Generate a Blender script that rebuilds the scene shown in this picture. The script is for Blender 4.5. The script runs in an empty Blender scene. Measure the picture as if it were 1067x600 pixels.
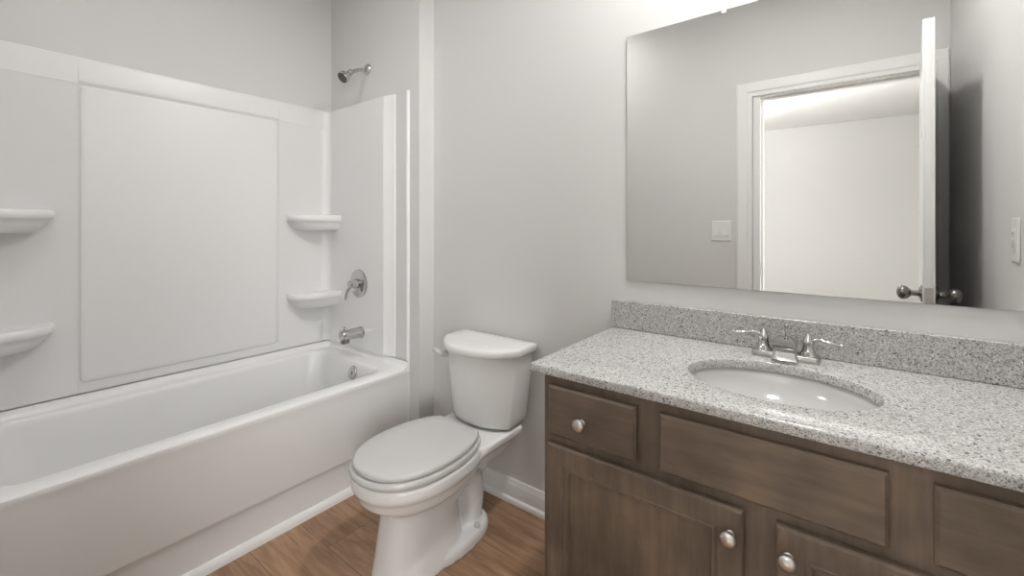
import bpy, bmesh, math, random
from mathutils import Vector, Matrix

scene = bpy.context.scene
COL = scene.collection
PI = math.pi

# ------------------------------------------------------------------ camera
cam_data = bpy.data.cameras.new('camera')
cam = bpy.data.objects.new('camera', cam_data)
COL.objects.link(cam)
cam_data.sensor_fit = 'HORIZONTAL'
cam_data.sensor_width = 36.0
cam_data.lens = 452.3 / 1067 * 36.0
cam_data.shift_y = -(300 - 235.4) / 1067
cam_data.clip_start = 0.02
cam.location = (0, -1.55, 1.23)
cam.rotation_euler = (math.radians(90), 0, math.radians(37.45))
scene.camera = cam

# ------------------------------------------------------------------ world, light levels, exposure
world = bpy.data.worlds.new('world')
scene.world = world
world.use_nodes = True
world.node_tree.nodes['Background'].inputs[0].default_value = (0.9, 0.95, 1, 1)
world.node_tree.nodes['Background'].inputs[1].default_value = 0.6
scene.view_settings.view_transform = 'Standard'
scene.view_settings.look = 'None'
scene.view_settings.gamma = 1.0
scene.view_settings.use_curve_mapping = False
scene.view_settings.exposure = 0.17
LENS_STRENGTH = 560.0
FILL_PANEL_STRENGTH = 22.0
BEDROOM_SPOT = 300.0
SIDE_FILL_POWER = 85.0
UP_FILL_POWER = 135.0

def area_light(name, loc, rot, sx, sy, power, col=(1, 1, 1)):
    d = bpy.data.lights.new(name, 'AREA')
    d.shape = 'RECTANGLE'; d.size = sx; d.size_y = sy
    d.energy = power; d.color = col
    o = bpy.data.objects.new(name, d); COL.objects.link(o)
    o.location = loc; o.rotation_euler = rot
    return o
# unseen fill lamp, added to brighten the tub side through the doorway
side_fill = area_light('bedroom_side_fill', (2.13, -2.95, 1.5), (math.radians(90), 0, math.radians(75)), 1.6, 1.3, SIDE_FILL_POWER, (1, 0.995, 0.985))
area_light('bedroom_up_fill', (-1.45, -3.6, 1.85), (math.radians(180), 0, 0), 0.6, 0.6, UP_FILL_POWER, (1, 0.995, 0.985))  # upward fill lamp added out of view to brighten the bedroom
side_fill.data.spread = math.radians(150)

# ------------------------------------------------------------------ materials
def new_mat(name):
    m = bpy.data.materials.new(name); m.use_nodes = True
    nt = m.node_tree
    return m, nt, nt.nodes['Principled BSDF']

def simple(name, col, rough=0.5, metal=0.0, spec=0.5, noise=0.0, nscale=8.0, bump=0.0, bscale=200.0, coat=0.0):
    m, nt, b = new_mat(name)
    b.inputs['Base Color'].default_value = (*col, 1)
    b.inputs['Roughness'].default_value = rough
    b.inputs['Metallic'].default_value = metal
    b.inputs['Specular IOR Level'].default_value = spec
    b.inputs['Coat Weight'].default_value = coat
    tc = nt.nodes.new('ShaderNodeTexCoord')
    if noise:
        n = nt.nodes.new('ShaderNodeTexNoise'); n.inputs['Scale'].default_value = nscale
        nt.links.new(tc.outputs['Object'], n.inputs['Vector'])
        r = nt.nodes.new('ShaderNodeValToRGB')
        r.color_ramp.elements[0].position = 0.3; r.color_ramp.elements[1].position = 0.7
        r.color_ramp.elements[0].color = (*[c * (1 - noise) for c in col], 1)
        r.color_ramp.elements[1].color = (*[min(1, c * (1 + noise)) for c in col], 1)
        nt.links.new(n.outputs['Fac'], r.inputs['Fac'])
        nt.links.new(r.outputs['Color'], b.inputs['Base Color'])
    if bump:
        n2 = nt.nodes.new('ShaderNodeTexNoise'); n2.inputs['Scale'].default_value = bscale
        nt.links.new(tc.outputs['Object'], n2.inputs['Vector'])
        bp = nt.nodes.new('ShaderNodeBump'); bp.inputs['Strength'].default_value = bump; bp.inputs['Distance'].default_value = 0.002
        nt.links.new(n2.outputs['Fac'], bp.inputs['Height'])
        nt.links.new(bp.outputs['Normal'], b.inputs['Normal'])
    return m

def granite_mat():
    m, nt, b = new_mat('speckled_granite')
    tc = nt.nodes.new('ShaderNodeTexCoord')
    def vor(scale):
        v = nt.nodes.new('ShaderNodeTexVoronoi'); v.inputs['Scale'].default_value = scale
        nt.links.new(tc.outputs['Object'], v.inputs['Vector']); return v
    def ramp(src, stops, interp='LINEAR'):
        r = nt.nodes.new('ShaderNodeValToRGB'); r.color_ramp.interpolation = interp
        e = r.color_ramp.elements
        while len(e) < len(stops): e.new(0.5)
        for i, (p, c) in enumerate(stops):
            e[i].position = p; e[i].color = (*c, 1)
        nt.links.new(src, r.inputs['Fac']); return r
    v1 = vor(430.0); s1 = nt.nodes.new('ShaderNodeSeparateColor'); nt.links.new(v1.outputs['Color'], s1.inputs[0])
    g = ramp(s1.outputs[0], [(0.0, (0.215, 0.21, 0.202)), (0.07, (0.34, 0.333, 0.322)), (0.26, (0.455, 0.447, 0.435)),
                             (0.55, (0.535, 0.527, 0.515)), (0.85, (0.64, 0.632, 0.618))], 'CONSTANT')
    v2 = vor(230.0); s2 = nt.nodes.new('ShaderNodeSeparateColor'); nt.links.new(v2.outputs['Color'], s2.inputs[0])
    k = ramp(s2.outputs[1], [(0.0, (1, 1, 1)), (0.032, (0, 0, 0))], 'CONSTANT')
    n = nt.nodes.new('ShaderNodeTexNoise'); n.inputs['Scale'].default_value = 260.0; n.inputs['Detail'].default_value = 2
    nt.links.new(tc.outputs['Object'], n.inputs['Vector'])
    nr = ramp(n.outputs['Fac'], [(0.38, (0.82, 0.82, 0.82)), (0.62, (1.08, 1.08, 1.08))])
    mul = nt.nodes.new('ShaderNodeMix'); mul.data_type = 'RGBA'; mul.blend_type = 'MULTIPLY'; mul.inputs[0].default_value = 1
    nt.links.new(g.outputs['Color'], mul.inputs[6]); nt.links.new(nr.outputs['Color'], mul.inputs[7])
    mx = nt.nodes.new('ShaderNodeMix'); mx.data_type = 'RGBA'
    nt.links.new(k.outputs['Color'], mx.inputs[0]); nt.links.new(mul.outputs[2], mx.inputs[6])
    mx.inputs[7].default_value = (0.15, 0.14, 0.13, 1)
    nt.links.new(mx.outputs[2], b.inputs['Base Color'])
    b.inputs['Roughness'].default_value = 0.16
    return m

def wood_mat(name, dark, mid, light, vertical=True):
    m, nt, b = new_mat(name)
    tc = nt.nodes.new('ShaderNodeTexCoord')
    mp = nt.nodes.new('ShaderNodeMapping')
    mp.inputs['Scale'].default_value = (22, 22, 2.2) if vertical else (2.2, 22, 22)
    nt.links.new(tc.outputs['Object'], mp.inputs['Vector'])
    n = nt.nodes.new('ShaderNodeTexNoise'); n.inputs['Scale'].default_value = 2.4; n.inputs['Detail'].default_value = 7; n.inputs['Roughness'].default_value = 0.62
    nt.links.new(mp.outputs['Vector'], n.inputs['Vector'])
    n2 = nt.nodes.new('ShaderNodeTexNoise'); n2.inputs['Scale'].default_value = 6.5; n2.inputs['Detail'].default_value = 3
    nt.links.new(tc.outputs['Object'], n2.inputs['Vector'])
    mixf = nt.nodes.new('ShaderNodeMix'); mixf.data_type = 'FLOAT'; mixf.inputs[0].default_value = 0.62
    nt.links.new(n.outputs['Fac'], mixf.inputs[2]); nt.links.new(n2.outputs['Fac'], mixf.inputs[3])
    r = nt.nodes.new('ShaderNodeValToRGB'); e = r.color_ramp.elements
    e[0].position = 0.33; e[0].color = (*dark, 1); e[1].position = 0.68; e[1].color = (*light, 1)
    x = e.new(0.5); x.color = (*mid, 1)
    nt.links.new(mixf.outputs[0], r.inputs['Fac'])
    nt.links.new(r.outputs['Color'], b.inputs['Base Color'])
    b.inputs['Roughness'].default_value = 0.42
    b.inputs['Specular IOR Level'].default_value = 0.35
    return m

def floor_mat():
    m, nt, b = new_mat('vinyl_plank')
    tc = nt.nodes.new('ShaderNodeTexCoord')
    br = nt.nodes.new('ShaderNodeTexBrick')
    br.inputs['Scale'].default_value = 1.0
    br.inputs['Brick Width'].default_value = 1.22; br.inputs['Row Height'].default_value = 0.193
    br.inputs['Mortar Size'].default_value = 0.0012; br.inputs['Mortar Smooth'].default_value = 0.2
    br.inputs['Color1'].default_value = (0.0, 0.0, 0.0, 1); br.inputs['Color2'].default_value = (1, 1, 1, 1)
    br.inputs['Mortar'].default_value = (0.5, 0.5, 0.5, 1)
    br.offset = 0.37; br.offset_frequency = 2
    mpb = nt.nodes.new('ShaderNodeMapping'); mpb.inputs['Location'].default_value = (0.35, 0.08, 0)
    nt.links.new(tc.outputs['Object'], mpb.inputs['Vector']); nt.links.new(mpb.outputs['Vector'], br.inputs['Vector'])
    sp = nt.nodes.new('ShaderNodeSeparateColor'); nt.links.new(br.outputs['Color'], sp.inputs[0])
    # grain, stretched along x and shifted per plank
    cmb = nt.nodes.new('ShaderNodeCombineXYZ')
    mul = nt.nodes.new('ShaderNodeMath'); mul.operation = 'MULTIPLY'; mul.inputs[1].default_value = 7.0
    nt.links.new(sp.outputs[0], mul.inputs[0]); nt.links.new(mul.outputs[0], cmb.inputs[2])
    add = nt.nodes.new('ShaderNodeVectorMath'); add.operation = 'ADD'
    nt.links.new(tc.outputs['Object'], add.inputs[0]); nt.links.new(cmb.outputs[0], add.inputs[1])
    mp = nt.nodes.new('ShaderNodeMapping'); mp.inputs['Scale'].default_value = (1.6, 15, 3)
    nt.links.new(add.outputs[0], mp.inputs['Vector'])
    n = nt.nodes.new('ShaderNodeTexNoise'); n.inputs['Scale'].default_value = 2.6; n.inputs['Detail'].default_value = 8; n.inputs['Roughness'].default_value = 0.6; n.inputs['Distortion'].default_value = 0.6
    nt.links.new(mp.outputs['Vector'], n.inputs['Vector'])
    r = nt.nodes.new('ShaderNodeValToRGB'); e = r.color_ramp.elements
    e[0].position = 0.28; e[0].color = (0.20, 0.108, 0.058, 1); e[1].position = 0.74; e[1].color = (0.46, 0.295, 0.185, 1)
    x = e.new(0.5); x.color = (0.33, 0.195, 0.113, 1)
    nt.links.new(n.outputs['Fac'], r.inputs['Fac'])
    tone = nt.nodes.new('ShaderNodeMapRange'); tone.inputs[3].default_value = 0.76; tone.inputs[4].default_value = 1.05
    nt.links.new(sp.outputs[0], tone.inputs[0])
    mx = nt.nodes.new('ShaderNodeVectorMath'); mx.operation = 'SCALE'
    nt.links.new(r.outputs['Color'], mx.inputs[0]); nt.links.new(tone.outputs[0], mx.inputs['Scale'])
    seam = nt.nodes.new('ShaderNodeMix'); seam.data_type = 'RGBA'
    nt.links.new(br.outputs['Fac'], seam.inputs[0]); nt.links.new(mx.outputs[0], seam.inputs[6]); seam.inputs[7].default_value = (0.11, 0.065, 0.04, 1)
    nt.links.new(seam.outputs[2], b.inputs['Base Color'])
    b.inputs['Roughness'].default_value = 0.42
    return m

def emit_mat(name, col, s):
    m, nt, b = new_mat(name)
    b.inputs['Base Color'].default_value = (0.9, 0.9, 0.88, 1)
    b.inputs['Emission Color'].default_value = (*col, 1)
    b.inputs['Emission Strength'].default_value = s
    return m

M = {}
M['paint'] = simple('wall_paint', (0.66, 0.653, 0.642), 0.6, spec=0.25, bump=0.06, bscale=260)
M['bedroom_paint'] = simple('bedroom_paint', (0.67, 0.665, 0.65), 0.7, spec=0.2, bump=0.05, bscale=260)
M['ceiling'] = simple('ceiling_paint', (0.78, 0.775, 0.76), 0.8, spec=0.2, bump=0.1, bscale=150)
M['trim'] = simple('trim_paint', (0.80, 0.797, 0.785), 0.3, spec=0.4)
M['acrylic'] = simple('white_acrylic', (0.79, 0.788, 0.782), 0.30, spec=0.5, bump=0.02, bscale=14)
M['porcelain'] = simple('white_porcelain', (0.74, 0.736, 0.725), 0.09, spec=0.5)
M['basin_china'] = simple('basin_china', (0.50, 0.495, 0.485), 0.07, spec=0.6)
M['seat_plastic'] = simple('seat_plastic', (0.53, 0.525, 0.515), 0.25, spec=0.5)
M['chrome'] = simple('polished_chrome', (0.56, 0.555, 0.55), 0.07, 1.0)
M['nickel'] = simple('satin_nickel', (0.66, 0.64, 0.61), 0.28, 1.0)
M['dark_nickel'] = simple('aged_nickel', (0.27, 0.255, 0.24), 0.25, 1.0)
M['dark_rubber'] = simple('dark_rubber', (0.07, 0.068, 0.065), 0.5, noise=0.1)
M['granite'] = granite_mat()
M['wood'] = wood_mat('stained_wood', (0.095, 0.069, 0.052), (0.150, 0.112, 0.083), (0.235, 0.168, 0.117), True)
M['wood_h'] = wood_mat('stained_wood_cross', (0.095, 0.069, 0.052), (0.150, 0.112, 0.083), (0.235, 0.168, 0.117), False)
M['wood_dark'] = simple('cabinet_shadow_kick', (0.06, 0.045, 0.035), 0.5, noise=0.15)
M['floor'] = floor_mat()
M['carpet'] = simple('bedroom_carpet', (0.5, 0.47, 0.43), 0.95, spec=0.1, noise=0.12, nscale=120)
M['mirror'] = simple('mirror_silver', (0.80, 0.80, 0.79), 0.0, 1.0)
M['mirror_edge'] = simple('mirror_edge', (0.25, 0.26, 0.25), 0.2)
M['plastic'] = simple('white_plastic', (0.76, 0.755, 0.74), 0.3)
M['slot'] = simple('slot_dark', (0.05, 0.05, 0.05), 0.6)
M['clear'] = simple('clear_clip_plastic', (0.8, 0.8, 0.79), 0.1)
M['lens'] = emit_mat('lit_lens', (1.0, 0.985, 0.97), LENS_STRENGTH)
M['panel_fill'] = emit_mat('lit_fill_panel', (1.0, 0.99, 0.975), FILL_PANEL_STRENGTH)
M['downlight'] = emit_mat('lit_downlight', (1.0, 0.98, 0.95), BEDROOM_SPOT)

# ------------------------------------------------------------------ mesh helpers (world coordinates, moved to the base on linking)
def link(name, bm, mat, parent=None, origin=None, smooth=None, bevel=None):
    """Turn a bmesh in world coordinates into ONE mesh object."""
    bmesh.ops.recalc_face_normals(bm, faces=bm.faces[:])
    if parent is not None:
        r = parent
        while r.parent: r = r.parent
        off = Vector(r.location)
    else:
        off = Vector(origin) if origin else Vector((0, 0, 0))
    bmesh.ops.translate(bm, verts=bm.verts[:], vec=-off)
    me = bpy.data.meshes.new(name); bm.to_mesh(me); bm.free()
    mats = mat if isinstance(mat, (list, tuple)) else [mat]
    for mm in mats: me.materials.append(mm)
    o = bpy.data.objects.new(name, me); COL.objects.link(o)
    if parent is not None: o.parent = parent
    else: o.location = off
    if smooth is not None:
        for p in me.polygons: p.use_smooth = True
        me.set_sharp_from_angle(angle=math.radians(smooth))
    if bevel:
        b = o.modifiers.new('bevel', 'BEVEL'); b.width = bevel[0]; b.segments = bevel[1]; b.limit_method = 'ANGLE'; b.angle_limit = math.radians(40)
        b.harden_normals = False
        if smooth is None:
            for p in me.polygons: p.use_smooth = True
            me.set_sharp_from_angle(angle=math.radians(35))
    return o

def empty(name, loc):
    o = bpy.data.objects.new(name, None); COL.objects.link(o); o.location = loc
    o.empty_display_size = 0.1
    return o
def tag(o, label=None, cat=None, group=None, kind=None):
    if label: o['label'] = label
    if cat: o['category'] = cat
    if group: o['group'] = group
    if kind: o['kind'] = kind
    return o
def thing(name, loc, label, cat, group=None):
    return tag(empty(name, loc), label, cat, group)
def struct(name, bm, mat, **k):
    return tag(link(name, bm, mat, **k), kind='structure')

def box(bm, x0, x1, y0, y1, z0, z1):
    v = [bm.verts.new((x, y, z)) for z in (z0, z1) for y in (y0, y1) for x in (x0, x1)]
    for f in ((0, 1, 3, 2), (4, 5, 7, 6), (0, 1, 5, 4), (2, 3, 7, 6), (0, 2, 6, 4), (1, 3, 7, 5)):
        bm.faces.new([v[i] for i in f])
    return v
def B(*boxes):
    bm = bmesh.new()
    for b in boxes: box(bm, *b)
    return bm
def rings(bm, rr, cap0=True, cap1=True, closed=True):
    vs = [[bm.verts.new(p) for p in r] for r in rr]
    n = len(vs[0])
    for a, b in zip(vs, vs[1:]):
        for i in range(n if closed else n - 1):
            j = (i + 1) % n
            bm.faces.new((a[i], a[j], b[j], b[i]))
    if cap0: bm.faces.new(list(reversed(vs[0])))
    if cap1: bm.faces.new(vs[-1])
    return vs
def frame(d):
    d = Vector(d).normalized()
    up = Vector((0, 0, 1)) if abs(d.z) < 0.95 else Vector((1, 0, 0))
    a = d.cross(up).normalized(); b = d.cross(a).normalized()
    return d, a, b
def lathe(bm, o, d, prof, n=32):
    """prof: (distance along axis, radius)."""
    o = Vector(o); d, a, b = frame(d)
    rr = []
    for t, r in prof:
        r = max(r, 1e-4)
        rr.append([o + d * t + (a * math.cos(2 * PI * i / n) + b * math.sin(2 * PI * i / n)) * r for i in range(n)])
    rings(bm, rr)
def tube(bm, pts, rad, n=16):
    pts = [Vector(p) for p in pts]
    if not isinstance(rad, (list, tuple)): rad = [rad] * len(pts)
    rr = []; d0, a, b = frame(pts[1] - pts[0])
    for i, p in enumerate(pts):
        d = (pts[min(i + 1, len(pts) - 1)] - pts[max(i - 1, 0)]).normalized()
        a = (a - d * a.dot(d)).normalized(); b = d.cross(a).normalized()
        rr.append([p + (a * math.cos(2 * PI * k / n) + b * math.sin(2 * PI * k / n)) * rad[i] for k in range(n)])
    rings(bm, rr)
def smooth_path(pts, n=8):
    pts = [Vector(p) for p in pts]; out = []
    P = [pts[0] * 2 - pts[1]] + pts + [pts[-1] * 2 - pts[-2]]
    for i in range(1, len(P) - 2):
        for k in range(n):
            t = k / n; p0, p1, p2, p3 = P[i - 1], P[i], P[i + 1], P[i + 2]
            out.append(0.5 * ((2 * p1) + (p2 - p0) * t + (2 * p0 - 5 * p1 + 4 * p2 - p3) * t * t + (3 * p1 - p0 - 3 * p2 + p3) * t ** 3))
    out.append(pts[-1]); return out
def rrect(x0, x1, y0, y1, r, z, n=8):
    """rounded rectangle ring, counter-clockwise."""
    r = max(min(r, (x1 - x0) / 2 - 1e-4, (y1 - y0) / 2 - 1e-4), 1e-4)
    out = []
    for cx, cy, a0 in ((x1 - r, y1 - r, 0), (x0 + r, y1 - r, 90), (x0 + r, y0 + r, 180), (x1 - r, y0 + r, 270)):
        for k in range(n + 1):
            a = math.radians(a0 + 90 * k / n)
            out.append((cx + r * math.cos(a), cy + r * math.sin(a), z))
    return out
def extrude_profile(bm, prof, axis, a0, a1):
    """prof: list of 2-tuples; axis 'x': (y,z) profile; 'y': (x,z); 'z': (x,y)."""
    def pt(p, t):
        if axis == 'x': return (t, p[0], p[1])
        if axis == 'y': return (p[0], t, p[1])
        return (p[0], p[1], t)
    rings(bm, [[pt(p, a0) for p in prof], [pt(p, a1) for p in prof]])

# ------------------------------------------------------------------ setting: bathroom shell
XW, XE = -2.520, 0.425           # left and right walls
YA = -0.098                       # face of the wall behind the tub fittings
XR = -1.701                       # where that wall steps back to the vanity wall
YD = -1.55                        # door wall, room face
DT = 0.115                        # door wall thickness
CZ = 2.74
DX0, DX1, DH = -0.417, 0.348, 2.034   # door opening
BX0, BX1, BY = -2.75, 2.2, -6.42      # bedroom

struct('floor', B((XW - 0.1, XE + 0.1, YD - DT, 0.1, -0.05, 0)), M['floor'])
struct('ceiling', B((XW - 0.1, XE + 0.1, YD - 0.02, 0.1, CZ, CZ + 0.05)), M['ceiling'])
struct('wall_left', B((XW - 0.1, XW, YD - DT, 0.1, 0, CZ)), M['paint'])
struct('wall_right', B((XE, XE + 0.1, YD, 0.1, 0, CZ)), M['paint'])
struct('wall_back', B((XR - 0.02, XE, 0, 0.1, 0, CZ)), M['paint'])
struct('wall_alcove', B((XW, XR, YA, 0.1, 0, CZ)), M['paint'])
struct('wall_front', B((XW, DX0 - 0.042, YD - DT, YD, 0, CZ), (DX1 + 0.022, XE, YD - DT, YD, 0, CZ), (DX0 - 0.042, DX1 + 0.022, YD - DT, YD, DH + 0.022, CZ)), M['paint'])
# bedroom beyond the doorway
struct('floor_bedroom', B((BX0, BX1, BY, YD - DT, -0.05, 0)), M['carpet'])
struct('ceiling_bedroom', B((BX0, BX1, BY, YD - DT + 0.095, CZ, CZ + 0.05)), M['ceiling'])
struct('wall_bedroom_far', B((BX0, BX1, BY - 0.1, BY, 0, CZ)), M['bedroom_paint'])
struct('wall_bedroom_left', B((BX0 - 0.1, BX0, BY - 0.1, YD - DT, 0, CZ)), M['bedroom_paint'])
WY0, WY1, WZ0, WZ1 = -4.05, -2.15, 0.75, 2.25
struct('wall_bedroom_right', B((BX1, BX1 + 0.1, BY - 0.1, WY0, 0, CZ), (BX1, BX1 + 0.1, WY1, YD - DT, 0, CZ), (BX1, BX1 + 0.1, WY0, WY1, 0, WZ0), (BX1, BX1 + 0.1, WY0, WY1, WZ1, CZ)), M['bedroom_paint'])
struct('wall_bedroom_near', B((XE + 0.1, BX1, YD - DT, YD - DT + 0.1, 0, CZ), (BX0, XW - 0.1, YD - DT, YD - DT + 0.1, 0, CZ)), M['bedroom_paint'])
w = empty('added_window_1', (BX1 + 0.05, (WY0 + WY1) / 2, WZ0)); tag(w, kind='structure')  # unseen window, added to go with the side fill lamp
wx0, wx1 = BX1 + 0.03, BX1 + 0.08
link('window_frame', B((wx0, wx1, WY0, WY0 + 0.05, WZ0, WZ1), (wx0, wx1, WY1 - 0.05, WY1, WZ0, WZ1), (wx0, wx1, WY0 + 0.05, WY1 - 0.05, WZ0, WZ0 + 0.05),
                       (wx0, wx1, WY0 + 0.05, WY1 - 0.05, WZ1 - 0.05, WZ1), (wx0 + 0.005, wx1 - 0.005, WY0 + 0.05, WY1 - 0.05, 1.48, 1.52)), M['trim'], w)
gm, gnt, gb = new_mat('window_glass'); gb.inputs['Transmission Weight'].default_value = 1; gb.inputs['Roughness'].default_value = 0; gb.inputs['IOR'].default_value = 1.05
link('window_pane', B((BX1 + 0.052, BX1 + 0.058, WY0 + 0.05, WY1 - 0.05, WZ0 + 0.05, WZ1 - 0.05)), gm, w)

# baseboards with shoe moulding: profile (distance from wall, z)
def base_profile(h=0.098):
    return [(0, 0), (0.026, 0), (0.026, 0.008), (0.0235, 0.017), (0.018, 0.022), (0.0145, 0.0235), (0.0145, h - 0.024), (0.013, h - 0.018), (0.0095, h - 0.010), (0.0085, h), (0, h)]
def baseboard_y(name, y, sgn, x0, x1):
    bm = bmesh.new(); extrude_profile(bm, [(y + sgn * d, z) for d, z in base_profile()], 'x', x0, x1)
    return struct(name, bm, M['trim'], smooth=25)
def baseboard_x(name, x, sgn, y0, y1):
    bm = bmesh.new(); extrude_profile(bm, [(x + sgn * d, z) for d, z in base_profile()], 'y', y0, y1)
    return struct(name, bm, M['trim'], smooth=25)
baseboard_y('baseboard_back', 0, -1, XR + 0.026, -0.666)
baseboard_x('baseboard_alcove', XR, 1, YA - 0.02, -0.026)
baseboard_y('baseboard_front', YD, 1, -1.765, DX0 - 0.135)
baseboard_x('baseboard_right', XE, -1, YD + 0.02, -0.60)
# quarter-round shoe along the tub apron
bm = bmesh.new()
extrude_profile(bm, [(-1.799, 0), (-1.783, 0), (-1.783, 0.016), (-1.786, 0.027), (-1.792, 0.034), (-1.799, 0.036)], 'y', -1.52, -0.100)
struct('trim_1', bm, M['trim'], smooth=30)

# door casing and jamb (room side and bedroom side)
def casing(bm, y, sgn):
    # profile across the width: (distance outward from opening, projection)
    pr = [(0.0, 0.010), (0.012, 0.012), (0.022, 0.012), (0.030, 0.017), (0.060, 0.019), (0.078, 0.019), (0.082, 0.015), (0.088, 0.012)]
    a0, a1, h = DX0 - 0.044, DX1 + 0.006, DH + 0.008
    wr = min(0.088, XE - 0.002 - a1)
    def path(d, p):
        k = d * wr / 0.088
        return [(a0 - d, y + sgn * p, 0.0), (a0 - d, y + sgn * p, h + d), (a1 + k, y + sgn * p, h + d), (a1 + k, y + sgn * p, 0.0)]
    rows = [path(0.0, 0.0)] + [path(d, p) for d, p in pr] + [path(0.088, 0.0)]
    rings(bm, [[(p[0], p[1], p[2]) for p in r] for r in zip(*rows)], True, True, True)
bm = bmesh.new(); casing(bm, YD, 1); casing(bm, YD - DT, -1)
struct('trim_2', bm, M['trim'], smooth=25)
bm = B((DX0 - 0.04, DX0, YD - DT, YD, 0, DH + 0.02), (DX1, DX1 + 0.02, YD - DT, YD, 0, DH + 0.02), (DX0, DX1, YD - DT, YD, DH, DH + 0.02),
       (DX0, DX0 + 0.012, YD - 0.082, YD - 0.040, 0, DH), (DX1 - 0.012, DX1, YD - 0.082, YD - 0.040, 0, DH), (DX0 + 0.012, DX1 - 0.012, YD - 0.082, YD - 0.040, DH - 0.012, DH))
jamb = struct('trim_3', bm, M['trim'], bevel=(0.0015, 1))
bm = B((DX0 - 0.001, DX0 + 0.002, YD - 0.034, YD - 0.006, 0.925, 0.995))
link('strike_plate', bm, M['nickel'], jamb)

# ------------------------------------------------------------------ bathtub
def build_tub():
    x0, y0, y1 = -2.507, -1.533, YA - 0.003
    root = thing('bathtub', (-2.13, -0.82, 0), 'white glossy alcove bathtub with a panelled apron, beside the toilet', 'bathtub')
    bm = bmesh.new()
    def R(xo, z, ins=0.0, r=0.006): return rrect(x0 + ins, xo, y0 + ins, y1 - ins, r, z)
    # inner basin: x range [xa,xb], y range [ya,yb]
    rr = [R(-1.799, 0.0), R(-1.799, 0.150), R(-1.795, 0.158), R(-1.783, 0.166), R(-1.779, 0.176), R(-1.773, 0.44), R(-1.768, 0.478), R(-1.765, 0.490, 0.0, 0.008),
          R(-1.767, 0.499, 0.002, 0.010), R(-1.775, 0.505, 0.006, 0.015),
          rrect(-2.462, -1.838, -1.485, -0.198, 0.085, 0.505), rrect(-2.457, -1.845, -1.480, -0.203, 0.085, 0.502),
          rrect(-2.450, -1.853, -1.473, -0.208, 0.085, 0.492), rrect(-2.446, -1.858, -1.468, -0.212, 0.085, 0.475),
          rrect(-2.425, -1.885, -1.43, -0.245, 0.10, 0.30), rrect(-2.405, -1.91, -1.39, -0.275, 0.11, 0.17),
          rrect(-2.385, -1.935, -1.36, -0.30, 0.10, 0.135), rrect(-2.35, -1.97, -1.31, -0.34, 0.09, 0.120), rrect(-2.28, -2.05, -1.0, -0.45, 0.06, 0.116)]
    rings(bm, rr, True, True)
    # raised tiling flange against the three walls, coved onto the rim
    def fl(d0, z0, d1, z1): pass
    prof = [(0.0, 0.49), (0.045, 0.497), (0.034, 0.507), (0.024, 0.514), (0.017, 0.524), (0.014, 0.534), (0.0, 0.534)]
    path = []
    for d, z in prof:
        path.append([(-1.768, y1 - d, z if d < 0.03 else z), (x0 + d, y1 - d, z), (x0 + d, y0 + d, z), (-1.768, y0 + d, z)])
    rings(bm, [list(p) for p in zip(*path)], True, True, True)
    link('tub_shell', bm, M['acrylic'], root, smooth=38)
    bm = bmesh.new(); o = Vector((-2.095, -0.2195, 0.443)); d = Vector((0, -1, 0.17)).normalized()
    lathe(bm, o, d, [(-0.002, 0.036), (0.003, 0.0365), (0.007, 0.034), (0.010, 0.026), (0.011, 0.0)])
    lathe(bm, o, d, [(0.009, 0.010), (0.014, 0.010), (0.016, 0.006), (0.016, 0.0)], 16)
    link('overflow_plate', bm, M['chrome'], root, smooth=40)
    bm = bmesh.new(); lathe(bm, (-2.135, -0.50, 0.116), (0, 0, 1), [(-0.002, 0.034), (0.002, 0.034), (0.004, 0.028), (0.003, 0.020), (0.008, 0.016), (0.010, 0.0)])
    link('drain', bm, M['chrome'], root, smooth=40)
build_tub()

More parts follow.
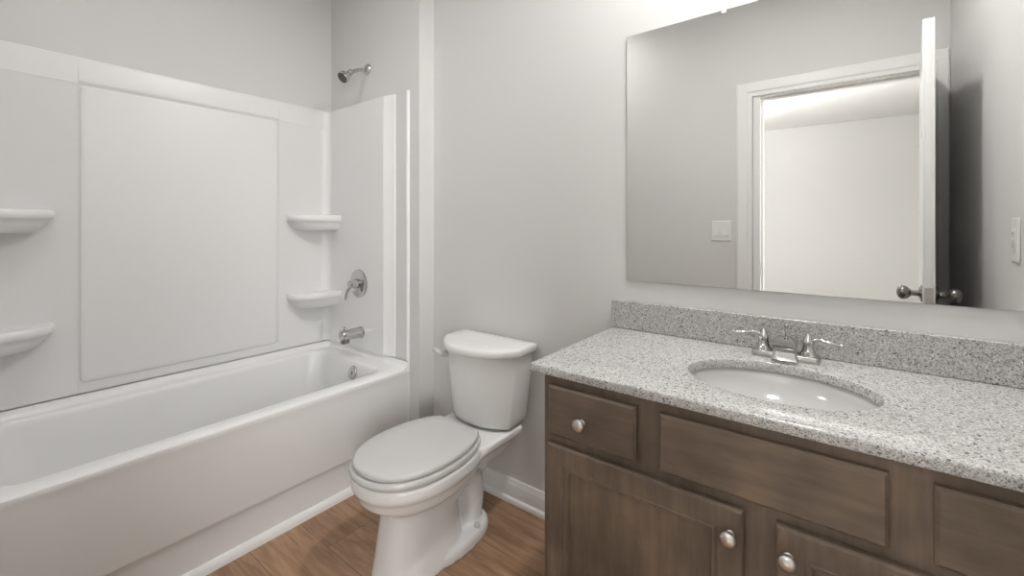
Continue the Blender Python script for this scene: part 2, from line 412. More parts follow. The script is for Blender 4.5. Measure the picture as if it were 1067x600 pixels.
# ------------------------------------------------------------------ tub surround
def build_surround():
    zs, zt, zl = 0.538, 1.930, 1.824
    xf = XW + 0.011                 # finished face on the long wall
    yf = YA - 0.028                 # finished face on the fittings wall
    ye = -1.535                     # finished face at the near end
    root = thing('tub_surround', (-2.15, -0.82, 0.538), 'white three-wall acrylic shower surround above the bathtub', 'shower surround')
    bm = bmesh.new()
    # long wall: columns left and right of the centre panel, profile (x,z)
    def wall_panel(yA, yB, e_top, e_body):
        g = 0.0025
        pr = [(XW + 0.0005, zs), (xf + e_body, zs), (xf + e_body, zl - 0.012), (xf + e_body + 0.004, zl - 0.004), (xf + e_top, zl + 0.002), (xf + e_top + 0.001, zl + 0.008),
              (xf + 0.002, zt - 0.008), (xf - 0.003, zt - 0.002), (XW + 0.0005, zt)]
        extrude_profile(bm, pr, 'y', yA, yB)
    wall_panel(-1.549, -1.220, 0.003, 0.0)
    wall_panel(-0.415, YA + 0.0, 0.003, 0.0)
    wall_panel(-1.216, -0.419, 0.0085, 0.0)
    # recessed groove strips closing the joints beside the centre panel
    wall_panel(-1.221, -1.215, 0.0015, -0.0022); wall_panel(-0.420, -0.414, 0.0015, -0.0022)
    link('back_panel', bm, M['acrylic'], root, smooth=30)
    # raised centre field
    bm = bmesh.new()
    def yz(y0, y1, z0, z1, r, x): return [(x, p[0], p[1]) for p in rrect(y0, y1, z0, z1, r, 0)]
    rings(bm, [yz(-1.212, -0.424, 0.578, zl - 0.012, 0.022, xf - 0.002), yz(-1.212, -0.424, 0.578, zl - 0.012, 0.022, xf + 0.001), yz(-1.2095, -0.4265, 0.5805, zl - 0.0125, 0.020, xf + 0.0035), yz(-1.204, -0.432, 0.586, zl - 0.013, 0.016, xf + 0.0055), yz(-1.19, -0.446, 0.60, zl - 0.02, 0.012, xf + 0.006)])
    link('centre_field', bm, M['acrylic'], root, smooth=50)
    # fittings wall and near end: profile in plan (x, d = distance from wall), extruded in z
    for nm, yw, s in (('end_panel', YA, -1), ('end_panel', YD + 0.0, 1)):
        bm = bmesh.new()
        def P(lst): return [(x, yw + s * d) for x, d in lst]
        body = [(XW + 0.004, 0.0006), (XW + 0.004, 0.028), (-1.968, 0.028), (-1.960, 0.0285), (-1.955, 0.0275), (-1.951, 0.025), (-1.888, 0.0075), (-1.885, 0.003), (-1.880, 0.003), (-1.877, 0.005), (-1.797, 0.005), (-1.792, 0.008), (-1.789, 0.0115), (-1.784, 0.0135), (-1.778, 0.0115), (-1.774, 0.007), (-1.773, 0.0006)]
        low = P(body)
        tops = []
        n = len(body)
        rr = [[(x, y, zs) for x, y in low], [(x, y, zl - 0.01) for x, y in low]]
        # top band leans back to the wall
        top = P([(x, d + (0.0015 if x < -1.953 else 0) if d > 0.001 else d) for x, d in body])
        rr.append([(x, y, zl) for x, y in top])
        top2 = P([(x, (d * 0.80) if (d > 0.001 and x < -1.95) else d) for x, d in body])
        rr.append([(x, y, zt - (0.004 if x < -1.7 else 0)) for x, y in top2])
        rings(bm, rr)
        link(nm, bm, M['acrylic'], root, smooth=35)
        # edge trim carried down beside the tub
    # coved inside corners
    for yc, s in ((yf, -1), (ye + 0.0, 1)):
        bm = bmesh.new(); r = 0.045; prof = [(xf - 0.004, yc - s * 0.004)]
        for k in range(11):
            a = PI / 2 * k / 10
            prof.append((xf + r - r * math.cos(a) , yc + s * (r - r * math.sin(a))))
        rr = [[(x, y, zs) for x, y in prof], [(x, y, zt - 0.012) for x, y in prof]]
        rings(bm, rr); link('corner_cove', bm, M['acrylic'], root, smooth=35)
    # corner shelves
    for yc, s in ((yf, -1), (ye, 1)):
        for z in (1.292, 0.848):
            bm = bmesh.new()
            def plan(k, zz, a=0.250, b=0.145):
                out = [(xf - 0.004, yc - s * 0.004, zz)]
                n = 20
                for i in range(n + 1):
                    t = PI / 2 * i / n
                    e = 2 / 3.0
                    px = b * k * (math.sin(t) ** e); py = a * k * (math.cos(t) ** e)
                    if i == 0: out.append((xf - 0.004, yc + s * py, zz))
                    out.append((xf + px, yc + s * py, zz))
                out.append((xf + b * k, yc - s * 0.004, zz))
                return out
            rings(bm, [plan(0.76, z - 0.088), plan(0.82, z - 0.080), plan(0.90, z - 0.056), plan(0.93, z - 0.040), plan(0.975, z - 0.036), plan(0.996, z - 0.028), plan(1.0, z - 0.018), plan(0.994, z - 0.007), plan(0.975, z - 0.001), plan(0.94, z), plan(0.88, z - 0.004), plan(0.5, z - 0.005)])
            link('corner_shelf', bm, M['acrylic'], root, smooth=50)
build_surround()
# plaster edge strip beside the tub apron, below the surround
struct('trim_4', B((-1.789, -1.773, YA - 0.010, YA, 0.0, 0.538)), M['trim'], bevel=(0.003, 2))

# ------------------------------------------------------------------ shower head, valve, spout
def build_shower():
    x, y, z = -2.138, YA - 0.001, 2.112
    r = thing('overhead_shower', (x, y, z), 'small chrome shower head on a short bent arm, high above the tub', 'shower head')
    bm = bmesh.new(); lathe(bm, (x, y, z), (0, -1, 0), [(0, 0.032), (0.004, 0.032), (0.012, 0.025), (0.017, 0.013), (0.018, 0.0)]); link('flange', bm, M['chrome'], r, smooth=40)
    bm = bmesh.new(); pts = smooth_path([(x, y, z - 0.004), (x, y - 0.03, z - 0.008), (x, y - 0.065, z - 0.020), (x, y - 0.100, z - 0.043)]); tube(bm, pts, 0.0095, 14); link('arm', bm, M['chrome'], r, smooth=40)
    d = Vector((0, -0.70, -0.62)).normalized(); o = Vector((x, y - 0.100, z - 0.038))
    bm = bmesh.new()
    lathe(bm, o, d, [(-0.004, 0.012), (0.004, 0.016), (0.016, 0.016), (0.022, 0.013), (0.030, 0.016), (0.048, 0.029), (0.062, 0.034), (0.072, 0.0345), (0.076, 0.033), (0.075, 0.029), (0.075, 0.0)])
    h = link('head', bm, M['chrome'], r, smooth=40)
    bm = bmesh.new(); lathe(bm, o, d, [(0.0745, 0.029), (0.077, 0.028), (0.078, 0.0)])
    for k in range(10):
        a = 2 * PI * k / 10; dd, aa, bb = frame(d); lathe(bm, o + d * 0.077 + (aa * math.cos(a) + bb * math.sin(a)) * 0.02, d, [(0, 0.003), (0.003, 0.002), (0.003, 0)], 8)
    link('spray_face', bm, M['dark_rubber'], h, smooth=40)
    # mixing valve
    x, y, z = -2.180, YA - 0.0285, 0.905
    r = thing('shower_valve', (x, y, z), 'round chrome mixing valve with a lever, between shelf and tub spout', 'shower valve')
    bm = bmesh.new(); lathe(bm, (x, y, z), (0, -1, 0), [(0, 0.080), (0.004, 0.080), (0.008, 0.076), (0.011, 0.066), (0.010, 0.056), (0.012, 0.048), (0.013, 0.0)], 40); link('escutcheon', bm, M['chrome'], r, smooth=40)
    bm = bmesh.new(); lathe(bm, (x, y - 0.010, z), (0, -1, 0), [(0, 0.028), (0.018, 0.026), (0.032, 0.022), (0.046, 0.022), (0.054, 0.018), (0.056, 0.0)], 24)
    h = link('hub', bm, M['chrome'], r, smooth=40)
    bm = bmesh.new(); p = smooth_path([(x, y - 0.045, z - 0.005), (x - 0.012, y - 0.062, z - 0.03), (x - 0.022, y - 0.066, z - 0.06), (x - 0.030, y - 0.064, z - 0.085)]); tube(bm, p, [0.011 - 0.005 * i / (len(p) - 1) for i in range(len(p))], 12)
    link('lever', bm, M['chrome'], h, smooth=40)
    # tub spout
    x, y, z = -2.160, YA - 0.0285, 0.634
    r = thing('tub_spout', (x, y, z), 'chrome tub spout over the drain end of the bathtub', 'spout')
    bm = bmesh.new()
    lathe(bm, (x, y, z), (0, -1, 0), [(0, 0.034), (0.004, 0.034), (0.007, 0.030), (0.05, 0.029), (0.10, 0.028), (0.115, 0.0275), (0.123, 0.024), (0.126, 0.0)], 28)
    link('barrel', bm, M['chrome'], r, smooth=40)
    bm = bmesh.new(); rings(bm, [rrect(x - 0.018, x + 0.018, y - 0.121, y - 0.079, 0.012, z - 0.043), rrect(x - 0.021, x + 0.021, y - 0.123, y - 0.075, 0.014, z - 0.01)])
    link('outlet', bm, M['dark_nickel'], r, smooth=40)
    bm = bmesh.new(); lathe(bm, (x, y - 0.105, z + 0.026), (0, 0, 1), [(0, 0.004), (0.012, 0.004), (0.013, 0.0075), (0.020, 0.0075), (0.022, 0.0)], 14)
    link('diverter_knob', bm, M['chrome'], r, smooth=40)
build_shower()

# ------------------------------------------------------------------ toilet
TX = -1.248
def egg(w, qb, qf, qc, z, n=64, e=2.2, cut=None):
    """egg outline in plan: q is the distance from the wall; widest at qc."""
    out = []
    for i in range(n):
        t = 2 * PI * i / n
        c, s = math.cos(t), math.sin(t)
        ax = (abs(c) ** (2 / e)) * math.copysign(1, c) * w
        sq = (abs(s) ** (2 / e)) * math.copysign(1, s)
        q = qc + sq * ((qf - qc) if s > 0 else (qc - qb))
        if cut is not None: q = max(q, cut)
        out.append((TX + ax, -q, z))
    return out
def remeshed(bm, voxel, iters):
    bmesh.ops.recalc_face_normals(bm, faces=bm.faces[:])
    me = bpy.data.meshes.new('tmp'); bm.to_mesh(me); bm.free()
    o = bpy.data.objects.new('tmp', me); COL.objects.link(o)
    m = o.modifiers.new('r', 'REMESH'); m.mode = 'VOXEL'; m.voxel_size = voxel
    s = o.modifiers.new('s', 'SMOOTH'); s.factor = 0.5; s.iterations = iters
    dg = bpy.context.evaluated_depsgraph_get(); dg.update()
    me2 = bpy.data.meshes.new_from_object(o.evaluated_get(dg))
    out = bmesh.new(); out.from_mesh(me2)
    bpy.data.objects.remove(o); bpy.data.meshes.remove(me); bpy.data.meshes.remove(me2)
    return out
def build_toilet():
    root = thing('toilet', (TX, -0.42, 0), 'white two-piece toilet with closed lid between tub and vanity', 'toilet')
    bm = bmesh.new()
    # bowl with its rim band and lower step
    rings(bm, [egg(0.085, 0.30, 0.60, 0.45, 0.20), egg(0.112, 0.27, 0.635, 0.46, 0.245), egg(0.147, 0.24, 0.682, 0.475, 0.278), egg(0.168, 0.22, 0.710, 0.485, 0.300), egg(0.174, 0.21, 0.720, 0.49, 0.325),
               egg(0.176, 0.21, 0.723, 0.49, 0.332), egg(0.184, 0.205, 0.729, 0.495, 0.339), egg(0.187, 0.20, 0.733, 0.50, 0.350), egg(0.187, 0.20, 0.733, 0.50, 0.378), egg(0.182, 0.205, 0.728, 0.50, 0.386)])
    # deck under the tank
    def deck(hw, q0, q1, z, r=0.04): return rrect(TX - hw, TX + hw, -q1, -q0, r, z)
    rings(bm, [deck(0.10, 0.10, 0.42, 0.27), deck(0.135, 0.06, 0.40, 0.33), deck(0.158, 0.045, 0.36, 0.35), deck(0.168, 0.04, 0.33, 0.362), deck(0.168, 0.04, 0.32, 0.380), deck(0.162, 0.045, 0.32, 0.386)])
    # front column
    rings(bm, [egg(0.112, 0.30, 0.668, 0.46, 0.0, e=2.6), egg(0.110, 0.31, 0.665, 0.46, 0.03, e=2.6), egg(0.102, 0.32, 0.655, 0.46, 0.08, e=2.6), egg(0.097, 0.33, 0.642, 0.46, 0.16, e=2.6), egg(0.098, 0.33, 0.632, 0.46, 0.22, e=2.5), egg(0.108, 0.32, 0.632, 0.46, 0.27, e=2.4)])
    # foot plate
    rings(bm, [egg(0.124, 0.165, 0.52, 0.36, 0.0, e=2.8), egg(0.124, 0.165, 0.52, 0.36, 0.030, e=2.8), egg(0.116, 0.175, 0.51, 0.36, 0.048, e=2.8)])
    # web and trapway
    rings(bm, [rrect(TX - 0.062, TX + 0.062, -0.42, -0.19, 0.04, 0.02), rrect(TX - 0.060, TX + 0.060, -0.42, -0.175, 0.04, 0.2), rrect(TX - 0.085, TX + 0.085, -0.42, -0.12, 0.04, 0.30), rrect(TX - 0.12, TX + 0.12, -0.42, -0.09, 0.04, 0.36)])
    for s in (-1, 1):
        p = smooth_path([(TX + s * 0.045, -0.44, 0.15), (TX + s * 0.05, -0.385, 0.215), (TX + s * 0.052, -0.315, 0.252), (TX + s * 0.050, -0.255, 0.215), (TX + s * 0.045, -0.240, 0.14), (TX + s * 0.036, -0.250, 0.03)], 6)
        tube(bm, p, 0.043, 16)
    body = remeshed(bm, 0.005, 6)
    link('bowl', body, M['porcelain'], root, smooth=60)
    for s in (-1, 1):
        bm = bmesh.new(); lathe(bm, (TX + s * 0.098, -0.275, 0.042), (0, 0, 1), [(0, 0.013), (0.010, 0.0125), (0.017, 0.009), (0.020, 0.0)], 18)
        link('bolt_cap', bm, M['seat_plastic'], root, smooth=50)
    # seat ring and lid
    def e2(k, z, dq=0.0): return egg(0.187 * k, 0.228 + (1 - k) * 0.2, 0.738 - (1 - k) * 0.25, 0.495, z, 96, 2.25, 0.275 + dq)
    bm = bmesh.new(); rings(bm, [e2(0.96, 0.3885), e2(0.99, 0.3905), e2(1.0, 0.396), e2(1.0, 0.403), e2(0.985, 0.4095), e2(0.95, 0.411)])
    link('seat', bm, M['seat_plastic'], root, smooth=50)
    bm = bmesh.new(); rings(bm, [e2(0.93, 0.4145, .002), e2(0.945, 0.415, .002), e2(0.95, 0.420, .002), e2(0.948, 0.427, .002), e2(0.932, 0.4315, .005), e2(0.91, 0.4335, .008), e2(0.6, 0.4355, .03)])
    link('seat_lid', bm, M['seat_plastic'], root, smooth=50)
    for s in (-1, 1):
        bm = bmesh.new(); rings(bm, [rrect(TX + s * 0.075 - 0.022, TX + s * 0.075 + 0.022, -0.290, -0.258, 0.010, 0.385), rrect(TX + s * 0.075 - 0.022, TX + s * 0.075 + 0.022, -0.290, -0.258, 0.010, 0.410), rrect(TX + s * 0.075 - 0.017, TX + s * 0.075 + 0.017, -0.286, -0.262, 0.008, 0.416)])
        link('hinge', bm, M['seat_plastic'], root, smooth=50)
    # tank: plan is flat at the back, bowed at the front
    def plan(hw, q0, qs, qb, z, r=0.035, n=16):
        """half width, back, side front, bow front."""
        pts = [(-hw, q0), (hw, q0)]
        out = []
        # front bow from right to left with rounded corners
        m = 40
        for i in range(m + 1):
            u = math.sin(PI / 2 * (1 - 2 * i / m))
            out.append((u * hw, qs + (qb - qs) * (1 - abs(u) ** 2.5)))
        rb = 0.012
        back = [(-hw, q0 + rb), (-hw + rb * 0.3, q0 + rb * 0.3), (-hw + rb, q0), (hw - rb, q0), (hw - rb * 0.3, q0 + rb * 0.3), (hw, q0 + rb)]
        return [(TX + x, -q, z) for x, q in out + back]
    bm = bmesh.new()
    rings(bm, [plan(0.140, 0.045, 0.140, 0.190, 0.392), plan(0.155, 0.036, 0.148, 0.205, 0.396), plan(0.164, 0.032, 0.152, 0.214, 0.406), plan(0.169, 0.030, 0.154, 0.220, 0.43), plan(0.185, 0.026, 0.147, 0.239, 0.57), plan(0.198, 0.022, 0.142, 0.254, 0.70)])
    link('tank', bm, M['porcelain'], root, smooth=50)
    bm = bmesh.new()
    rings(bm, [plan(0.200, 0.020, 0.141, 0.256, 0.697), plan(0.209, 0.016, 0.148, 0.268, 0.699), plan(0.2125, 0.015, 0.150, 0.272, 0.704), plan(0.2125, 0.015, 0.150, 0.272, 0.724), plan(0.209, 0.018, 0.147, 0.268, 0.731), plan(0.200, 0.026, 0.141, 0.259, 0.7335), plan(0.12, 0.07, 0.13, 0.18, 0.735)])
    link('tank_lid', bm, M['porcelain'], root, smooth=50)
    bm = bmesh.new(); lathe(bm, (TX - 0.148, -0.205, 0.668), (0, -1, 0), [(0, 0.014), (0.012, 0.014), (0.022, 0.012), (0.025, 0.0)], 18)
    p = smooth_path([(TX - 0.146, -0.226, 0.668), (TX - 0.165, -0.232, 0.674), (TX - 0.190, -0.228, 0.678), (TX - 0.208, -0.222, 0.677)]); tube(bm, p, [0.010] * (len(p) - 2) + [0.009, 0.006], 14)
    link('flush_lever', bm, M['seat_plastic'], root, smooth=50)
build_toilet()

# ------------------------------------------------------------------ vanity cabinet
VX0, VX1, VF = -0.665, 0.408, -0.531
def slab(bm, x0, x1, z0, z1, yb, yf, ch=0.004):
    """overlay front with a small chamfer, front towards -y."""
    def r(i, y): return [(x0 + i, y, z0 + i), (x1 - i, y, z0 + i), (x1 - i, y, z1 - i), (x0 + i, y, z1 - i)]
    rings(bm, [r(0, yb), r(0, yf + ch), r(ch, yf)])
def door_front(x0, x1, z0, z1):
    bm = bmesh.new(); yb, yf = VF - 0.001, VF - 0.020; sw = 0.056
    def r(i, y): return [(x0 + i, y, z0 + i), (x1 - i, y, z0 + i), (x1 - i, y, z1 - i), (x0 + i, y, z1 - i)]
    rings(bm, [r(0, yb), r(0, yf + 0.005), r(0.002, yf + 0.002), r(0.006, yf), r(sw - 0.008, yf), r(sw - 0.006, yf + 0.003), r(sw - 0.003, yf + 0.0032), r(sw, yf + 0.0015), r(sw + 0.004, yf + 0.002), r(sw + 0.007, yf + 0.005), r(sw + 0.010, yf + 0.0095), r(sw + 0.02, yf + 0.010)])
    return bm
def cab_knob(name, x, z, parent):
    bm = bmesh.new(); lathe(bm, (x, VF - 0.0195, z), (0, -1, 0), [(0, 0.009), (0.002, 0.009), (0.004, 0.0065), (0.012, 0.006), (0.015, 0.010), (0.018, 0.0155), (0.022, 0.0165), (0.026, 0.0145), (0.029, 0.009), (0.030, 0.0)], 28)
    return link(name, bm, M['nickel'], parent, smooth=50)
def build_vanity():
    root = thing('vanity_cabinet', ((VX0 + VX1) / 2, -0.265, 0), 'dark brown stained wood vanity cabinet under the granite countertop', 'cabinet')
    link('carcass', B((VX0, VX0 + 0.016, VF + 0.018, -0.003, 0, 0.823), (VX1 - 0.016, VX1, VF + 0.018, -0.003, 0, 0.823), (VX0 + 0.016, VX1 - 0.016, VF + 0.018, -0.003, 0.10, 0.116), (VX0 + 0.016, VX1 - 0.016, -0.015, -0.003, 0.116, 0.823)), M['wood'], root)
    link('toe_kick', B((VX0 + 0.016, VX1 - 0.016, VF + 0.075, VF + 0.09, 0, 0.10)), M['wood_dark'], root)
    y0, y1 = VF, VF + 0.018
    link('face_frame', B((VX0, -0.600, y0, y1, 0.10, 0.823), (VX1 - 0.06, VX1, y0, y1, 0.10, 0.823),
                         (-0.600, VX1 - 0.06, y0, y1, 0.765, 0.823), (-0.600, VX1 - 0.06, y0, y1, 0.63, 0.69), (-0.600, VX1 - 0.06, y0, y1, 0.10, 0.15),
                         (-0.42, -0.32, y0, y1, 0.69, 0.765), (0.04, 0.145, y0, y1, 0.69, 0.765), (-0.19, -0.085, y0, y1, 0.15, 0.63)), M['wood'], root)
    for x0, x1 in ((-0.643, -0.396), (0.120, 0.367)):
        bm = bmesh.new(); slab(bm, x0, x1, 0.664, 0.797, VF - 0.001, VF - 0.020, 0.006)
        d = link('drawer_front', bm, M['wood_h'], root)
        cab_knob('knob', (x0 + x1) / 2 - 0.0185 if x0 < 0 else (x0 + x1) / 2, 0.722, d)
    bm = bmesh.new(); slab(bm, -0.340, 0.062, 0.664, 0.797, VF - 0.001, VF - 0.020, 0.006)
    link('false_drawer_front', bm, M['wood_h'], root)
    for x0, x1, kx in ((-0.645, -0.166, -0.190), (-0.109, 0.370, -0.087)):
        d = link('door', door_front(x0, x1, 0.125, 0.640), M['wood'], root)
        cab_knob('knob', kx, 0.585, d)
build_vanity()

# ------------------------------------------------------------------ countertop, backsplash, sink
SX, SY, SA, SB = -0.135, -0.304, 0.2025, 0.154
CX0, CX1, CYF, CYB, CT, CB = -0.699, XE - 0.002, -0.556, -0.001, 0.849, 0.8245
def build_counter():
    angs = [2 * PI * i / 96 for i in range(96)]
    for cx, cy in ((CX0, CYF), (CX1, CYF), (CX1, CYB), (CX0, CYB)): angs.append(math.atan2(cy - SY, cx - SX) % (2 * PI))
    angs = sorted(angs)
    def rect(ins, z):
        out = []
        for a in angs:
            c, s = math.cos(a), math.sin(a); t = 1e9
            if c > 1e-9: t = min(t, (CX1 - SX) / c)
            if c < -1e-9: t = min(t, (CX0 + ins - SX) / c)
            if s > 1e-9: t = min(t, (CYB - SY) / s)
            if s < -1e-9: t = min(t, (CYF + ins - SY) / s)
            out.append((SX + c * t, SY + s * t, z))
        return out
    def oval(k, z):
        out = []
        for a in angs:
            c, s = math.cos(a), math.sin(a); r = 1 / math.sqrt((c / (SA + k)) ** 2 + (s / (SB + k)) ** 2)
            out.append((SX + c * r, SY + s * r, z))
        return out
    # corner rows keep the square corners exact
    def fix(ring, ins):
        cs = [(CX0 + ins, CYF + ins), (CX1, CYF + ins), (CX1, CYB), (CX0 + ins, CYB)]; src = [(CX0, CYF), (CX1, CYF), (CX1, CYB), (CX0, CYB)]
        for (sx, sy), (tx, ty) in zip(src, cs):
            a = math.atan2(sy - SY, sx - SX) % (2 * PI); i = angs.index(a); ring[i] = (tx, ty, ring[i][2])
        return ring
    rr = [oval(0, CB), oval(0, CT - 0.003), oval(0.002, CT - 0.0006), oval(0.004, CT), fix(rect(0.006, CT), 0.006), fix(rect(0.003, CT - 0.0008), 0.003), fix(rect(0.0008, CT - 0.003), 0.0008), fix(rect(0, CT - 0.006), 0),
          fix(rect(0, CB + 0.004), 0), fix(rect(0.001, CB + 0.001), 0.001), fix(rect(0.004, CB), 0.004), oval(0, CB)]
    bm = bmesh.new(); rings(bm, rr, False, False)
    bmesh.ops.remove_doubles(bm, verts=bm.verts[:], dist=1e-5)
    tag(link('countertop', bm, M['granite'], origin=(SX, -0.28, CB), smooth=50), 'speckled grey granite countertop with an oval sink cut-out, on the vanity', 'countertop')
    bm = B((CX0, CX1, -0.020, -0.001, CT + 0.0005, CT + 0.103))
    tag(link('backsplash', bm, M['granite'], origin=(SX, -0.01, CT), bevel=(0.0025, 2)), 'low speckled granite backsplash strip along the wall below the mirror', 'backsplash')
    # undermount basin
    n = 72
    def o(k, z, dy=0.0):
        return [(SX + (SA + k) * math.cos(2 * PI * i / n), SY + dy * 1.0 + (SB + k) * math.sin(2 * PI * i / n), z) for i in range(n)]
    root = thing('sink', (SX, SY, 0.71), 'white oval undermount sink set into the granite countertop', 'sink')
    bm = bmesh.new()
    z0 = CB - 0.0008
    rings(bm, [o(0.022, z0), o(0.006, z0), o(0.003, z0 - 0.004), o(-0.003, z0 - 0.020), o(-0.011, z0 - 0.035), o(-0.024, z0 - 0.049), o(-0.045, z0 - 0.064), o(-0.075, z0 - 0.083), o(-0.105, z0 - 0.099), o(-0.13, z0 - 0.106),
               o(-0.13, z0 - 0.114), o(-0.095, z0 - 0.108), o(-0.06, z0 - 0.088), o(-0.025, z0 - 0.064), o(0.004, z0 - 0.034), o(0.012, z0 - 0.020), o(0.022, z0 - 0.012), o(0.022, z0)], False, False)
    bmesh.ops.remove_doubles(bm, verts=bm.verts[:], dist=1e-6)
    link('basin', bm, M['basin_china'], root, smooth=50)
    bm = bmesh.new(); lathe(bm, (SX, SY, z0 - 0.113), (0, 0, 1), [(0, 0.030), (0.0085, 0.0305), (0.0105, 0.026), (0.009, 0.020), (0.014, 0.017), (0.017, 0.008), (0.0172, 0.0)], 28)
    # flat collar to close the basin bottom around the drain
    rings(bm, [o(-0.128, z0 - 0.112), o(-0.128, z0 - 0.1075)])
    link('sink_drain', bm, M['chrome'], root, smooth=40)
build_counter()

def build_faucet():
    fx, fy, z = SX, -0.078, CT
    root = thing('faucet', (fx, fy, z), 'chrome two-handle centreset faucet behind the oval sink', 'faucet')
    bm = bmesh.new()
    def rr(hw, hd, zz, r): return rrect(fx - hw, fx + hw, fy - hd, fy + hd, r, z + zz)
    rings(bm, [rr(0.083, 0.027, 0.0005, 0.010), rr(0.083, 0.027, 0.013, 0.010), rr(0.081, 0.025, 0.018, 0.010), rr(0.076, 0.021, 0.020, 0.010)])
    link('base_plate', bm, M['chrome'], root, smooth=40)
    # blocky flared spout, reaching out towards the basin
    bm = bmesh.new()
    def sec(hw, yb, yf, zz, r=0.005): return rrect(fx - hw, fx + hw, yf, yb, r, z + zz)
    rings(bm, [sec(0.034, fy + 0.020, fy - 0.036, 0.002), sec(0.032, fy + 0.019, fy - 0.034, 0.008), sec(0.029, fy + 0.018, fy - 0.031, 0.020), sec(0.028, fy + 0.016, fy - 0.031, 0.032), sec(0.0285, fy + 0.014, fy - 0.040, 0.037), sec(0.030, fy + 0.012, fy - 0.062, 0.041),
               sec(0.031, fy + 0.011, fy - 0.070, 0.045), sec(0.031, fy + 0.010, fy - 0.070, 0.050), sec(0.029, fy + 0.008, fy - 0.058, 0.054), sec(0.022, fy + 0.006, fy - 0.030, 0.060), sec(0.013, fy + 0.004, fy - 0.010, 0.064)])
    sp = link('spout', bm, M['chrome'], root, smooth=35)
    bm = bmesh.new(); lathe(bm, (fx, fy + 0.020, z + 0.012), (0, 0, 1), [(0, 0.003), (0.070, 0.003), (0.072, 0.006), (0.080, 0.0065), (0.084, 0.003), (0.085, 0)], 14)
    link('lift_rod', bm, M['chrome'], root, smooth=40)
    for s in (-1, 1):
        hx = fx + s * 0.0545
        bm = bmesh.new(); lathe(bm, (hx, fy, z + 0.012), (0, 0, 1), [(0, 0.026), (0.004, 0.0265), (0.009, 0.024), (0.013, 0.019), (0.024, 0.0145), (0.036, 0.0125), (0.042, 0.0135), (0.048, 0.0125), (0.056, 0.0085), (0.062, 0.007), (0.068, 0.004), (0.069, 0)], 28)
        h = link('handle', bm, M['chrome'], root, smooth=40)
        bm = bmesh.new(); p = smooth_path([(hx + s * 0.006, fy, z + 0.059), (hx + s * 0.025, fy - 0.004, z + 0.066), (hx + s * 0.05, fy - 0.010, z + 0.062), (hx + s * 0.072, fy - 0.015, z + 0.060)], 6)
        m = len(p) - 1
        tube(bm, p, [0.0055 - 0.0015 * math.sin(PI * i / m) for i in range(m + 1)], 12)
        lathe(bm, (hx + s * 0.069, fy - 0.0145, z + 0.060), (s, -0.2, 0), [(0, 0.003), (0.003, 0.0065), (0.007, 0.0072), (0.011, 0.005), (0.0125, 0)], 14)
        link('lever', bm, M['chrome'], h, smooth=40)
build_faucet()

# ------------------------------------------------------------------ mirror
def build_mirror():
    x0, x1, z0, z1 = -0.643, 0.404, 1.029, 1.934
    root = thing('wall_mirror', ((x0 + x1) / 2, 0, z0), 'large frameless rectangular mirror on the wall above the vanity', 'mirror')
    link('backing', B((x0 + 0.0005, x1 - 0.0005, -0.0050, -0.0008, z0 + 0.0005, z1 - 0.0005)), M['mirror_edge'], root)
    link('glass', B((x0, x1, -0.0060, -0.0048, z0, z1)), M['mirror'], root)
    bm = B((-0.320, -0.304, -0.0105, -0.0005, 1.936, 1.952)); box(bm, -0.319, -0.305, -0.0105, -0.0068, 1.922, 1.938)
    lathe(bm, (-0.312, -0.010, 1.9455), (0, -1, 0), [(0, 0.004), (0.002, 0.003), (0.002, 0)], 12)
    link('clip', bm, M['clear'], root, bevel=(0.0015, 2))
build_mirror()

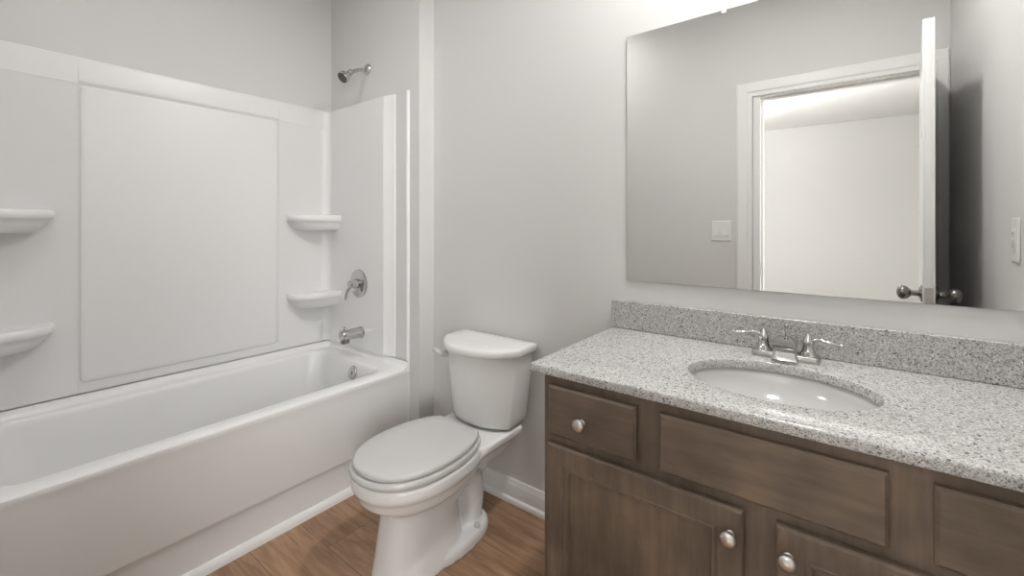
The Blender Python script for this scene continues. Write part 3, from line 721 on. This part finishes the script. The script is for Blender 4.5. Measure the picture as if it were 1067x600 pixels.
# ------------------------------------------------------------------ bathroom door, open against the right wall
def build_door():
    W, T, H = 0.785, 0.036, 2.026
    root = empty('door_1', (DX1 - 0.002, YD + 0.002, 0.006)); tag(root, kind='structure')
    a0 = Vector(root.location)
    def rot(bm):
        pass
    bm = bmesh.new()
    # local: u along the leaf from the hinge, t thickness (0..T), built closed along -x then swung open
    def L(u, t, z): return (-t, u, z)
    def slab6(u0, u1, t0, t1, z0, z1): box(bm, -t1, -t0, u0, u1, z0, z1)
    st = 0.115; cs = 0.10
    u_mid0, u_mid1 = W / 2 - cs / 2, W / 2 + cs / 2
    rows = [(0.20, 0.80), (1.02, 1.62), (1.73, H - 0.115)]
    slab6(0.0, W, 0.008, T - 0.008, 0, H)
    for t0, t1 in ((0.0, 0.0085), (T - 0.0085, T)):
        slab6(0.0, st, t0, t1, 0, H); slab6(W - st, W, t0, t1, 0, H); slab6(u_mid0, u_mid1, t0, t1, 0.20, H - 0.115)
        for z0, z1 in ((0, 0.20), (0.80, 1.02), (1.62, 1.73), (H - 0.115, H)): slab6(st, W - st, t0, t1, z0, z1)
        for z0, z1 in rows:
            for ua, ub in ((st, u_mid0), (u_mid1, W - st)):
                tt0 = 0.003 if t0 == 0 else T - 0.009; tt1 = 0.009 if t0 == 0 else T - 0.003
                slab6(ua + 0.03, ub - 0.03, tt0, tt1, z0 + 0.03, z1 - 0.03)
    ang = math.radians(5.1)
    mat = Matrix.Translation(a0) @ Matrix.Rotation(ang, 4, 'Z')
    bmesh.ops.transform(bm, matrix=mat, verts=bm.verts[:])
    leaf = link('door_leaf', bm, M['trim'], root, bevel=(0.002, 2))
    def kn(sgn):
        bm = bmesh.new(); t = 0.0 if sgn > 0 else -T
        lathe(bm, (t, W - 0.060, 0.955), (sgn, 0, 0), [(0, 0.033), (0.004, 0.033), (0.009, 0.024), (0.012, 0.012), (0.030, 0.011), (0.036, 0.016), (0.044, 0.0245), (0.054, 0.028), (0.064, 0.027), (0.072, 0.020), (0.076, 0.010), (0.077, 0)], 32)
        bmesh.ops.transform(bm, matrix=mat, verts=bm.verts[:])
        link('door_knob', bm, M['dark_nickel'], leaf, smooth=50)
    kn(1); kn(-1)
    bm = B((-T / 2 - 0.0125, -T / 2 + 0.0125, W - 0.001, W + 0.0015, 0.925, 0.985)); box(bm, -T / 2 - 0.007, -T / 2 + 0.007, W, W + 0.009, 0.945, 0.965)
    bmesh.ops.transform(bm, matrix=mat, verts=bm.verts[:]); link('latch_plate', bm, M['nickel'], leaf)
    for z in (0.25, 1.02, 1.80):
        bm = bmesh.new(); lathe(bm, (0.004, -0.001, z - 0.045), (0, 0, 1), [(0, 0.006), (0.09, 0.006), (0.092, 0.0)], 12)
        bmesh.ops.transform(bm, matrix=mat, verts=bm.verts[:]); link('hinge', bm, M['nickel'], leaf, smooth=40)
build_door()

# ------------------------------------------------------------------ wall plates
def build_plates():
    x, z = -0.640, 1.198; y = YD
    root = thing('light_switch', (x, y, z), 'white double light switch plate on the wall left of the doorway', 'light switch')
    bm = bmesh.new()
    def r(i, d): return [(x + sx * (0.062 - i), y + d, z + sz * (0.066 - i)) for sx, sz in ((-1, -1), (1, -1), (1, 1), (-1, 1))]
    rings(bm, [r(0, 0.0004), r(0, 0.003), r(0.004, 0.006)]); link('plate', bm, M['plastic'], root, bevel=(0.0015, 2))
    for s in (-1, 1):
        bm = B((x + s * 0.026 - 0.0175, x + s * 0.026 + 0.0175, y + 0.005, y + 0.0065, z - 0.035, z + 0.035))
        px = x + s * 0.026
        extrude_profile(bm, [(y + 0.005, z - 0.032), (y + 0.0115, z - 0.031), (y + 0.008, z), (y + 0.0075, z + 0.031), (y + 0.005, z + 0.032)], 'x', px - 0.0155, px + 0.0155)
        link('rocker', bm, M['plastic'], root)
    x, y, z = XE, -0.480, 1.186
    root = thing('wall_outlet', (x, y, z), 'white outlet plate on the right wall above the counter end', 'outlet')
    bm = bmesh.new()
    def r2(i, d): return [(x - d, y + sy * (0.037 - i), z + sz * (0.070 - i)) for sy, sz in ((-1, -1), (1, -1), (1, 1), (-1, 1))]
    rings(bm, [r2(0, 0.0004), r2(0, 0.003), r2(0.004, 0.007)]); link('plate', bm, M['plastic'], root, bevel=(0.002, 2))
    f = link('receptacle', B((x - 0.0095, x - 0.006, y - 0.0175, y + 0.0175, z - 0.036, z + 0.036)), M['plastic'], root, bevel=(0.001, 1))
    for dz in (-0.021, 0.021):
        for dy in (-0.006, 0.006): link('slot', B((x - 0.0098, x - 0.009, y + dy - 0.001, y + dy + 0.001, z + dz - 0.004, z + dz + 0.004)), M['slot'], f)
    for zz in (-0.0065, 0.001): link('test_button', B((x - 0.0108, x - 0.009, y - 0.010, y + 0.010, z + zz, z + zz + 0.0055)), M['plastic'], f)
build_plates()

# ------------------------------------------------------------------ lamps
def build_lamps():
    x, y = -0.20, -0.31
    root = thing('recessed_downlight', (x, y, CZ), 'round recessed downlight on the bathroom ceiling above the vanity', 'downlight')
    bm = bmesh.new(); lathe(bm, (x, y, CZ - 0.0005), (0, 0, -1), [(0, 0.095), (0.004, 0.095), (0.011, 0.086), (0.009, 0.066), (0.004, 0.064), (0.004, 0.0)]); link('trim_ring', bm, M['plastic'], root, smooth=40)
    bm = bmesh.new(); lathe(bm, (x, y, CZ - 0.005), (0, 0, -1), [(0, 0.060), (0.004, 0.059), (0.005, 0.054), (0.0055, 0.0)], 36); link('lens', bm, M['lens'], root, smooth=40)
    x, y = -1.50, -1.15
    root = thing('ceiling_fill_panel', (x, y, CZ), 'square white fill light panel added on the bathroom ceiling', 'fill light')  # unseen glowing panel, added as soft fill for the bathroom
    bm = B((x - 0.19, x + 0.19, y - 0.19, y - 0.15, CZ - 0.03, CZ - 0.0005), (x - 0.19, x + 0.19, y + 0.15, y + 0.19, CZ - 0.03, CZ - 0.0005), (x - 0.19, x - 0.15, y - 0.15, y + 0.15, CZ - 0.03, CZ - 0.0005), (x + 0.15, x + 0.19, y - 0.15, y + 0.15, CZ - 0.03, CZ - 0.0005)); link('panel_rim', bm, M['plastic'], root, bevel=(0.006, 2))
    link('diffuser', B((x - 0.15, x + 0.15, y - 0.15, y + 0.15, CZ - 0.026, CZ - 0.001)), M['panel_fill'], root)
    x, y = -0.79, -4.65
    root = thing('recessed_downlight', (x, y, CZ), 'small bright downlight on the ceiling of the room beyond the doorway, seen in the mirror', 'downlight')
    bm = bmesh.new(); lathe(bm, (x, y, CZ - 0.0005), (0, 0, -1), [(0, 0.085), (0.004, 0.085), (0.010, 0.075), (0.006, 0.062), (0.004, 0.0)]); link('trim_ring', bm, M['plastic'], root, smooth=40)
    bm = bmesh.new(); lathe(bm, (x, y, CZ - 0.005), (0, 0, -1), [(0, 0.045), (0.010, 0.040), (0.018, 0.025), (0.021, 0.0)]); link('lens', bm, M['downlight'], root, smooth=40)
build_lamps()
